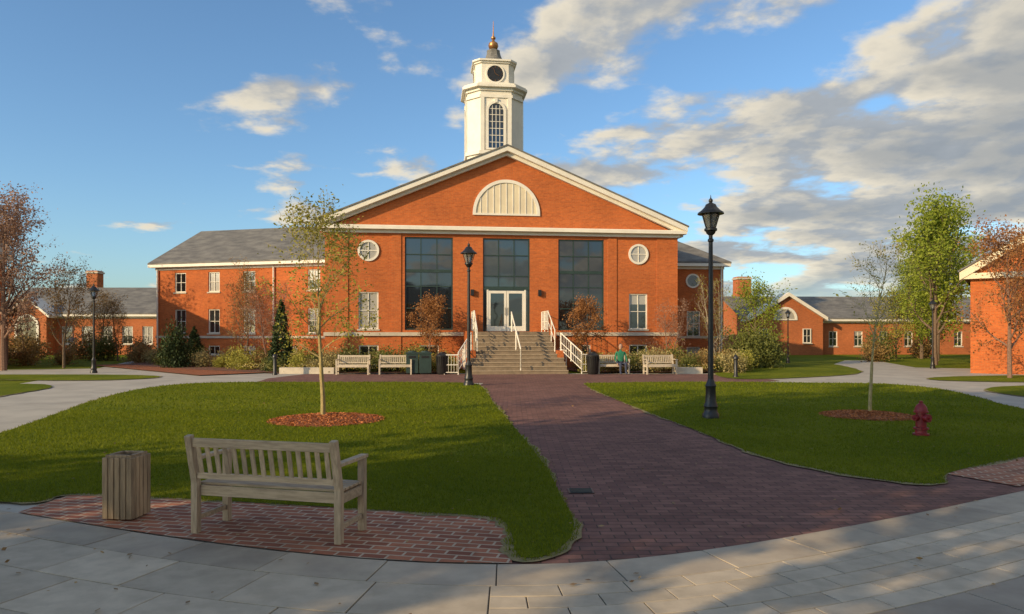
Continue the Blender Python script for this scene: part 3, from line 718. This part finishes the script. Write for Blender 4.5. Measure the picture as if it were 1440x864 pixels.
for s_ in (-1, 1):
    d_.extr([(5+s_*5.4, 4.15), (5+s_*5.4, 4.5), (5, 7.95), (5, 7.6)][::s_], -.35, -.003, 'cream')
    d_.extr([(5+s_*5.45, 4.5), (5+s_*5.45, 4.58), (5, 8.05), (5, 7.96)][::s_], -.4, 14.3, 'slate')
d_.b2(-.35, 10.3, -.30, -.004, 4.2, 4.45, 'cream')
for nm, q in (('walls', a), ('window_frames', b_), ('window_glass', c_), ('roof', d_)): q.build(nm, e)
wing('brick_hall', (-33.75, 29.0, 0), rad(38), 10.6, 14, 5.7, 7.4, [(2, 3, 1, 2.6), (5, 6, 1, 2.6)])
wing('brick_library', (14, -34, 0), rad(180), 44, 12, 6.2, 9.5, far_ops(44, 3, 1, 2.6, 1.2)+far_ops(44, 3, 3.9, 5.4, 1.2))

# ------------------------------------------------------------------ planting beds
bedL = [(-10.6, 31.3), (-2.8, 31.2), (-2.4, 35.7), (-9.2, 34.9), (-10, 40.3), (-22, 43.6), (-22, 40), (-15, 34)]
bedR = [(3.2, 31.5), (9.3, 31.8), (11.5, 36.3), (13.5, 41), (8.6, 41), (8.5, 37.2), (2.0, 36.3)]
sheet('planting_bed', bedL, .05, 'mulchdark'); sheet('planting_bed', bedR, .05, 'mulchdark')
sheet('planting_bed', [(-23, 39), (-13, 29.5), (-11, 31.5), (-15, 34), (-22, 41)], .046, 'mulch')
mb = MB()
for x0, x1, y in ((-10.2, -7.8, 31.15), (7.2, 8.4, 31.3)): mb.b2(x0, x1, y, y+.3, .0, .28, 'stone')
mb.build('low_stone_wall', bevel=.01)
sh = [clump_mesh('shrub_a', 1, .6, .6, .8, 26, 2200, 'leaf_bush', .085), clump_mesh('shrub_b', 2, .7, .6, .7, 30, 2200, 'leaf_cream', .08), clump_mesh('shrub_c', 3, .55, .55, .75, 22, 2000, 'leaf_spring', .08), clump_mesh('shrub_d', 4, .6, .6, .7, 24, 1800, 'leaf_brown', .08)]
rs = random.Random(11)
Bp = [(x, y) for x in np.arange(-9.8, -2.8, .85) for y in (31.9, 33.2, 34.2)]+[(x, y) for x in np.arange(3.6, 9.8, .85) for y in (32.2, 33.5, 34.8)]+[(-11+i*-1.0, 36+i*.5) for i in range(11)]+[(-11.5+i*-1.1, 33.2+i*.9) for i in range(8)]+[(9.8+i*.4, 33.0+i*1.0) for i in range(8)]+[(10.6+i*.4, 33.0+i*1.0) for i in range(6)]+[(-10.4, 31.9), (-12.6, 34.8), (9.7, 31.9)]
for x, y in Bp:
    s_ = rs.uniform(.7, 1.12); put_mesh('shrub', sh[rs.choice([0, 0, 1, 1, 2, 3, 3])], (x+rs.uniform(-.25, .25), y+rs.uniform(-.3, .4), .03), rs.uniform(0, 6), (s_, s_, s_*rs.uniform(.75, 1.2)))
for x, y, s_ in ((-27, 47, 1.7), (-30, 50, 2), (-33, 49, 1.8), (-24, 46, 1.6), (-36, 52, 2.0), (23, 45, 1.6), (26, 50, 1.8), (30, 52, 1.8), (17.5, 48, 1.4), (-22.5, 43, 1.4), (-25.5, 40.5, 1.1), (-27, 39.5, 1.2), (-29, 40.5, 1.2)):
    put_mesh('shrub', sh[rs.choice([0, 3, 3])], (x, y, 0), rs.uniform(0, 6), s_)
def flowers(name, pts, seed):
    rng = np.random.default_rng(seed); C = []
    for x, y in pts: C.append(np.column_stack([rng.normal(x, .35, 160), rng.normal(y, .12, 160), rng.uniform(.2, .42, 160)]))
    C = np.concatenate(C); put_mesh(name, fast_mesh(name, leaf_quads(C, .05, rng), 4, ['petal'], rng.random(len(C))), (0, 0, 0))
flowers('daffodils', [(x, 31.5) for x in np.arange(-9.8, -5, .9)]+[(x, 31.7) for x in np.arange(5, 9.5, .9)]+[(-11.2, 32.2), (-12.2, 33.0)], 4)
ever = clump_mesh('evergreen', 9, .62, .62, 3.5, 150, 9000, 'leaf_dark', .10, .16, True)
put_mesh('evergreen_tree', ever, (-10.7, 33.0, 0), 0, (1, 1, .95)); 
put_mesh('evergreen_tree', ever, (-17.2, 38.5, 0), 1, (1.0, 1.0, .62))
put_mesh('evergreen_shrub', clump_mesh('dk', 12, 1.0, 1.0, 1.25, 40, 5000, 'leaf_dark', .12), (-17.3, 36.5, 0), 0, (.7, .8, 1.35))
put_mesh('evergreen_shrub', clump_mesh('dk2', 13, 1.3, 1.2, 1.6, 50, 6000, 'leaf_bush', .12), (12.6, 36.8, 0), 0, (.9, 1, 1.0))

# ------------------------------------------------------------------ trees
put_tree('young_maple_tree', tree_mesh('t1', 21, 4.2, .05, 1.3, 1.2, 'bark_y', 'leaf_spring', 4200, .06, .09, (17, 7, 4), up=.8), (-3.85, 14.5, .08), 3.4, (1, 1, .92))
put_tree('young_maple_tree', tree_mesh('t2', 33, 3.3, .038, 1.2, .95, 'bark_y', 'leaf_spring', 800, .045, .06, (13, 6, 3), up=.9), (7.65, 15.2, .08), 1.2)
big_ = tree_mesh('t5', 41, 7.6, .16, 1.6, 2.9, 'bark', 'leaf_green', 12000, .16, .26, (18, 8, 4), up=.8)
put_tree('leafy_tree', big_, (23.8, 40, 0), 0, 1)
put_tree('leafy_tree', big_, (27.5, 46, 0), 2, .9)
put_tree('leafy_tree', big_, (28.8, 50, 0), 4, .75)
put_tree('leafy_tree', tree_mesh('t5b', 44, 4.2, .08, .6, 1.7, 'bark', 'leaf_green', 5000, .12, .2, (14, 7, 4), up=.5), (13.0, 38, 0), 1, (.8, .8, .9))
bare = tree_mesh('t6', 51, 7.2, .14, 1.5, 2.8, 'bark_r', 'leaf_pink', 8500, .11, .14, (17, 9, 5), up=.9)
put_tree('budding_tree', bare, (-24.3, 34, 0), 0, 1)
put_tree('budding_tree', bare, (-28.5, 40, 0), 2, 1.0)
sm = tree_mesh('t7', 61, 4.2, .08, .9, 1.9, 'bark', 'leaf_brown', 4200, .08, .12, (14, 8, 4), up=.7)
put_tree('ornamental_tree', sm, (-23.0, 36.5, 0), 1, 1)
put_tree('ornamental_tree', sm, (-14.3, 38.3, 0), 3, (.8, .8, 1.0))
put_tree('russet_tree', tree_mesh('t8', 71, 5.2, .09, 1.0, 2.0, 'bark_r', 'leaf_rust', 6500, .09, .14, (15, 8, 4), up=.7), (19.6, 28.0, 0), 0, 1)
orn = tree_mesh('t9', 81, 2.9, .05, .9, 1.0, 'bark_r', 'leaf_rust', 5000, .08, .1, (12, 7, 4), up=.8)
put_tree('ornamental_tree', orn, (-4.0, 34.0, .05), 0, 1.02); put_tree('ornamental_tree', orn, (3.75, 34.5, .05), 2, 1.0)
orb = tree_mesh('t10', 82, 3.1, .05, .5, 1.1, 'bark_r', 'leaf_pink', 1500, .06, .08, (12, 7, 4), up=.8, multi=2)
put_tree('ornamental_tree', orb, (7.9, 35.8, .05), 0, .95); put_tree('ornamental_tree', orb, (-12.6, 36.8, .05), 1, 1.2)
put_tree('bare_tree', tree_mesh('t11', 91, 5.2, .07, .6, 1.3, 'bark_g', 'leaf_spring', 1200, .07, .1, (13, 8, 4), up=1.1, multi=2), (10.9, 37.5, 0), 1, (.8, .8, .9))
put_tree('ornamental_tree', sm, (-29, 50, 0), 2, .9); put_tree('ornamental_tree', sm, (-33, 48, 0), 4, .8); put_tree('ornamental_tree', sm, (-25.5, 46, 0), 5, .75)
sp_ = tree_mesh('t12', 95, 4.5, .08, .8, 2.1, 'bark', 'leaf_spring', 5500, .12, .2, (14, 7, 4), up=.6)
for x, y, s_ in ((27, 50, .85), (31, 53, .9), (35, 50, 1)): put_tree('spring_tree', sp_, (x, y, 0), x, s_)
# trees beside and behind the viewer whose crowns shade the middle of the lawns
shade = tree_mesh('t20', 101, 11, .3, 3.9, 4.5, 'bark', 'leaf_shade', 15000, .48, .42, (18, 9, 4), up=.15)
put_tree('shade_tree', shade, (-13.2, -1.3, 0), 0, (.88, .88, .92))
put_tree('shade_tree', shade, (-6.9, -2.0, 0), 2, (.66, .66, .92))
rng = np.random.default_rng(77); C = []
for k in range(150):
    t = rng.uniform(rad(25), rad(155)); d_ = rng.uniform(85, 130); cx, cy = d_*math.cos(t), d_*math.sin(t); r_ = rng.uniform(2, 4)
    C.append(np.array((cx, cy, 2.2))+rng.normal(0, 1, (260, 3))*np.array((r_, r_, r_*.42)))
C = np.concatenate(C); C[:, 2] = np.abs(C[:, 2])
put_mesh('background_trees', fast_mesh('bgt', leaf_quads(C, .8, rng), 4, ['leaf_bush'], rng.random(len(C))), (0, 0, 0))

# ------------------------------------------------------------------ street lamp
def street_lamp(loc, H):
    e = empty('street_lamp', loc, random.random(), 1); s = H/4.5; p = MB()
    p.lathe([(.17, 0), (.17, .08), (.14, .12), (.13, .2), (.145, .24), (.11, .34), (.10, .62), (.115, .66), (.08, .74), (.058, .80)], 'black', 16)
    p.lathe([(.058, .80), (.052, 2.0), (.042, 3.62), (.06, 3.64), (.06, 3.68), (.04, 3.70), (.04, 3.76), (.085, 3.80), (.10, 3.84)], 'black', 12)
    p.build('post', e, smooth=True)
    h = MB(); 
    h.lathe([(.10, 3.84), (.13, 3.86), (.13, 3.9), (.10, 3.92)], 'black', 16)
    for k in range(6):
        t = k*math.pi/3; h.beam((.10*math.cos(t), .10*math.sin(t), 3.9), (.195*math.cos(t), .195*math.sin(t), 4.2), .018, .018, 'black')
    h.lathe([(.20, 4.19), (.27, 4.20), (.26, 4.23), (.20, 4.27), (.13, 4.34), (.10, 4.40), (.06, 4.42), (.03, 4.44), (.045, 4.47), (.04, 4.50), (.012, 4.53), (.004, 4.60)], 'black', 18)
    h.build('lantern_frame', e, smooth=True)
    g = MB(); g.lathe([(.085, 3.92), (.17, 4.18)], 'lglass', 18); g.build('lantern_glass', e, smooth=True)
    e.scale = (s, s, s)
for l_, H_ in (((-1.46, 24, 0), 4.78), ((4.08, 14.6, .03), 4.48), ((-18.7, 31.8, 0), 3.95), ((21.3, 36, 0), 3.5), ((16.3, 42, 0), 3.2)): street_lamp(l_, H_)
mb = MB(); mb.lathe([(.11, 0), (.11, .06), (.08, .1), (.075, .72), (.11, .75), (.11, .80), (.06, .9), (.01, .93)], 'black', 14)
bo = mb.build('bollard_light', loc=(-10.1, 30.3, 0), smooth=True); inst(bo, 'bollard_light', (9.0, 28.6, 0))

# ------------------------------------------------------------------ benches
def bench_parts(wd='wood', wv='woodv'):
    W = 1.43; P = {}; DF = .43
    s = MB()
    for i in range(5): s.b2(-W/2+.03, W/2-.03, .04+i*.08, .04+i*.08+.066, .415, .437, wd)
    s.b2(-W/2+.065, W/2-.065, .435, .460, .325, .414, wd); s.b2(-W/2+.065, W/2-.065, .012, .035, .325, .414, wd)
    P['seat'] = s
    b_ = MB(); lean = .09
    def yb_(z): return -lean*(z-.43)/.42
    b_.beam((-W/2+.065, yb_(.80), .80), (W/2-.065, yb_(.80), .80), .028, .075, wd)
    b_.beam((-W/2+.065, yb_(.505), .505), (W/2-.065, yb_(.505), .505), .026, .05, wd)
    nb = 15
    for i in range(nb):
        x = -W/2+.065+(W-.13)*(i+.5)/nb; b_.beam((x, yb_(.525), .525), (x, yb_(.765), .765), .042, .013, wv)
    P['backrest'] = b_
    k = 1
    for sx in (-1, 1):
        x = sx*(W/2-.032)
        l = MB(); l.beam((x, 0, 0), (x, 0, .45), .062, .058, wv); l.beam((x, .0, .44), (x, yb_(.86), .86), .060, .056, wv); P['leg_%d' % k] = l; k += 1
        l = MB(); l.beam((x, DF, 0), (x, DF, .635), .062, .058, wv); P['leg_%d' % k] = l; k += 1
        l = MB(); l.beam((x, -.03, .652), (x, DF+.05, .652), .072, .03, wd); l.beam((x, .03, .36), (x, DF-.03, .36), .03, .08, wd); l.beam((x, .03, .13), (x, DF-.03, .13), .03, .045, wd); P['armrest_%d' % (k//2)] = l
    return P
def park_bench(loc, rot, mats=('wood', 'woodv'), bev=.004, sc=1.):
    e = empty('park_bench', loc, rot, sc)
    for nm, q in bench_parts(*mats).items(): q.build(nm, e, bevel=bev)
park_bench((-2.09, 6.03, .02), rad(-14), bev=.004)
for x, y, r_ in ((-6.85, 30.3, 183), (-5.05, 30.4, 186), (4.4, 30.9, 186), (6.4, 30.6, 190)): park_bench((x, y+.5, .01), rad(r_), ('paleseat', 'paleseat'), 0, .98)

e = empty('wooden_litter_bin', (-3.64, 6.72, .02), rad(-5)); s = MB(); W = .30; H = .60
for q in range(4):
    rz = Matrix.Rotation(q*math.pi/2, 3, 'Z')
    for i in range(5):
        x = -W/2+.033+i*(W-.066)/4; c_ = rz @ Vector((x, -W/2+.011, H/2)); s.box(c_, (.050, .020, H-.03-random.random()*.006), 'binwood', rz)
s.build('slats', e, bevel=.004); t = MB()
for q in range(4):
    rz = Matrix.Rotation(q*math.pi/2, 3, 'Z'); t.box(rz @ Vector((.0, -W/2+.04, H-.008)), (W-.05, .035, .03), 'binwood', rz)
t.b2(-W/2+.035, W/2-.035, -W/2+.035, W/2-.035, .02, .04, 'black')
for q in range(4):
    rz = Matrix.Rotation(q*math.pi/2, 3, 'Z'); t.box(rz @ Vector((0, -W/2+.035, H/2)), (W-.08, .008, H-.06), 'black', rz)
t.build('rim_and_liner', e, bevel=.003)

e = empty('recycling_bin', (-4.05, 30.9, .01), A); s = MB()
for x in (-.28, .28):
    s.b2(x-.26, x+.26, -.26, .26, .06, .88, 'green'); s.b2(x-.275, x+.275, -.28, .28, .88, .95, 'green'); s.b2(x-.16, x+.16, -.268, -.2605, .70, .80, 'black')
    s.lathe([(.2, .95), (.17, 1.0), (.05, 1.02)], 'green', 12, (x, 0, 0)); s.b2(x-.2, x+.2, -.2, .2, 0, .06, 'black')
s.build('cabinets', e, bevel=.01)
def can(loc):
    s = MB(); s.lathe([(.2, 0), (.21, .04), (.25, .1), (.27, .75), (.28, .77), (.28, .82), (.2, .9), (.13, .93), (.13, .96), (.08, .97)], 'black', 18)
    for k in range(18):
        t_ = k*math.pi/9; s.beam((.222*math.cos(t_), .222*math.sin(t_), .08), (.285*math.cos(t_), .285*math.sin(t_), .77), .02, .02, 'black')
    s.build('litter_can', loc=loc, smooth=True)
can((-3.0, 30.7, .01)); can((3.5, 30.8, .01))

e = empty('fire_hydrant', (6.96, 12.1, .03), rad(20)); s = MB()
s.lathe([(.13, 0), (.13, .03), (.095, .04), (.09, .07), (.09, .10), (.12, .105), (.12, .13), (.085, .14), (.082, .38), (.115, .385), (.115, .41), (.10, .415), (.095, .46), (.07, .51), (.035, .54), (.03, .545), (.03, .58), (.015, .585)], 'red', 22)
for k in range(8):
    t_ = k*math.pi/4; s.tube((.107*math.cos(t_), .107*math.sin(t_), .095), (.107*math.cos(t_), .107*math.sin(t_), .14), .009, .009, 'black', 6)
s.build('body', e, smooth=True); s = MB()
for d_, r_, ln in (((1, 0), .042, .15), ((-1, 0), .042, .15), ((0, -1), .058, .155)):
    D3 = Vector((d_[0], d_[1], 0)); c_ = Vector((0, 0, .30))
    s.tube(c_+D3*.05, c_+D3*(ln-.03), r_, r_, 'red', 14); s.tube(c_+D3*(ln-.03), c_+D3*ln, r_*1.25, r_*1.2, 'red', 14); s.tube(c_+D3*ln, c_+D3*(ln+.025), r_*.4, r_*.35, 'red', 5)
s.build('nozzles', e, smooth=True)

# ------------------------------------------------------------------ people
def cloth(name, top, leg, zc_):
    m, nt, b = new_mat(name); s = N(nt, 'ShaderNodeSeparateXYZ'); L(nt, ocoord(nt), s.inputs[0])
    f = math_n(nt, 'GREATER_THAN', s.outputs[2], zc_); L(nt, mixc(nt, f, leg, top), b.inputs['Base Color']); b.inputs['Roughness'].default_value = .9
    M[name] = m
def person(loc, rot, top, leg, sit=False, hair=(.05, .03, .02)):
    nm = 'cloth%d' % len(M)
    hz = .46 if sit else .93; sh_ = hz+.50
    e = empty('person', loc, rot)
    J = {'pel': (0, 0, hz), 'wst': (0, 0, hz+.18), 'chs': (0, -.02, hz+.40), 'nck': (0, 0, hz+.56), 'hd': (0, 0, hz+.62)}
    E = [('pel', 'wst'), ('wst', 'chs'), ('chs', 'nck'), ('nck', 'hd')]; Rr = {'pel': .15, 'wst': .135, 'chs': .16, 'nck': .055, 'hd': .05}
    for s_, t_ in ((-1, 'l'), (1, 'r')):
        if sit: kn, an, to = (s_*.12, -.44, hz+.02), (s_*.12, -.46, .08), (s_*.13, -.62, .04)
        else: kn, an, to = (s_*.11, -.03-.06*s_, .5), (s_*.11, .0+.1*s_, .08), (s_*.12, -.15+.1*s_, .035)
        J.update({'h'+t_: (s_*.1, 0, hz-.04), 'k'+t_: kn, 'a'+t_: an, 't'+t_: to, 's'+t_: (s_*.19, 0, sh_), 'e'+t_: (s_*.25, .02 if not sit else -.05, sh_-.28), 'w'+t_: (s_*.22, -.12 if not sit else -.28, sh_-.5)})
        E += [('pel', 'h'+t_), ('h'+t_, 'k'+t_), ('k'+t_, 'a'+t_), ('a'+t_, 't'+t_), ('chs', 's'+t_), ('s'+t_, 'e'+t_), ('e'+t_, 'w'+t_)]
        Rr.update({'h'+t_: .095, 'k'+t_: .062, 'a'+t_: .045, 't'+t_: .04, 's'+t_: .062, 'e'+t_: .045, 'w'+t_: .032})
    ks = list(J); me = bpy.data.meshes.new('body'); me.from_pydata([J[k] for k in ks], [(ks.index(a), ks.index(b_)) for a, b_ in E], [])
    o_ = bpy.data.objects.new('body', me); COL.objects.link(o_); o_.parent = e
    sk = o_.modifiers.new('skin', 'SKIN'); sk.use_smooth_shade = True
    for i, k in enumerate(ks): me.skin_vertices[0].data[i].radius = (Rr[k], Rr[k]*.8); 
    me.skin_vertices[0].data[0].use_root = True
    o_.modifiers.new('sub', 'SUBSURF').levels = 1; o_.modifiers['sub'].render_levels = 2
    cloth(nm, top, leg, hz+.08 if not sit else hz+.1); me.materials.append(M[nm])
    if 'skin' not in M: M['skin'] = mk('skin', (.45, .27, .19)); M['hair'] = mk('hair', hair)
    h = MB(); z = hz+.74
    h.lathe([(.03, -.125), (.06, -.11), (.075, -.04), (.082, .03), (.07, .09), (.03, .12)], 'skin', 14, (0, -.01, z)); h.box((0, -.095, z-.02), (.022, .03, .04), 'skin')
    h.box((.085, 0, z-.01), (.015, .03, .05), 'skin'); h.box((-.085, 0, z-.01), (.015, .03, .05), 'skin')
    h.box((.03, -.087, z+.01), (.018, .006, .01), 'hair'); h.box((-.03, -.087, z+.01), (.018, .006, .01), 'hair'); h.box((0, -.082, z-.06), (.04, .006, .008), 'hair')
    h.build('head', e, smooth=True)
    h = MB(); h.lathe([(.088, -.05), (.095, .02), (.085, .09), (.05, .13), (.01, .14)], 'hair', 14, (0, .022, z)); h.build('hair', e, smooth=True)
    h = MB()
    for t_ in 'lr':
        w_ = Vector(J['w'+t_]); ee = Vector(J['e'+t_]); d_ = (w_-ee).normalized(); s_ = -1 if t_ == 'l' else 1
        h.beam(w_, w_+d_*.09, .03, .075, 'skin')
        for i in range(4): h.tube(w_+d_*.09+Vector((0, (i-1.5)*.018, 0)), w_+d_*(.16-.01*abs(i-1.5))+Vector((-s_*.01, (i-1.5)*.018, 0)), .009, .007, 'skin', 6)
        h.tube(w_+d_*.03, w_+d_*.08+Vector((0, -.05, .01)), .011, .008, 'skin', 6)
    h.build('hands', e, smooth=True)
person((-31.5, 51, 0), .5, (.05, .06, .12), (.03, .03, .04)); person((-30.6, 51.4, 0), 2.8, (.4, .38, .35), (.04, .05, .09))
person((4.75, 31.12, 0.0), rad(6), (.02, .16, .09), (.04, .05, .09), sit=True)
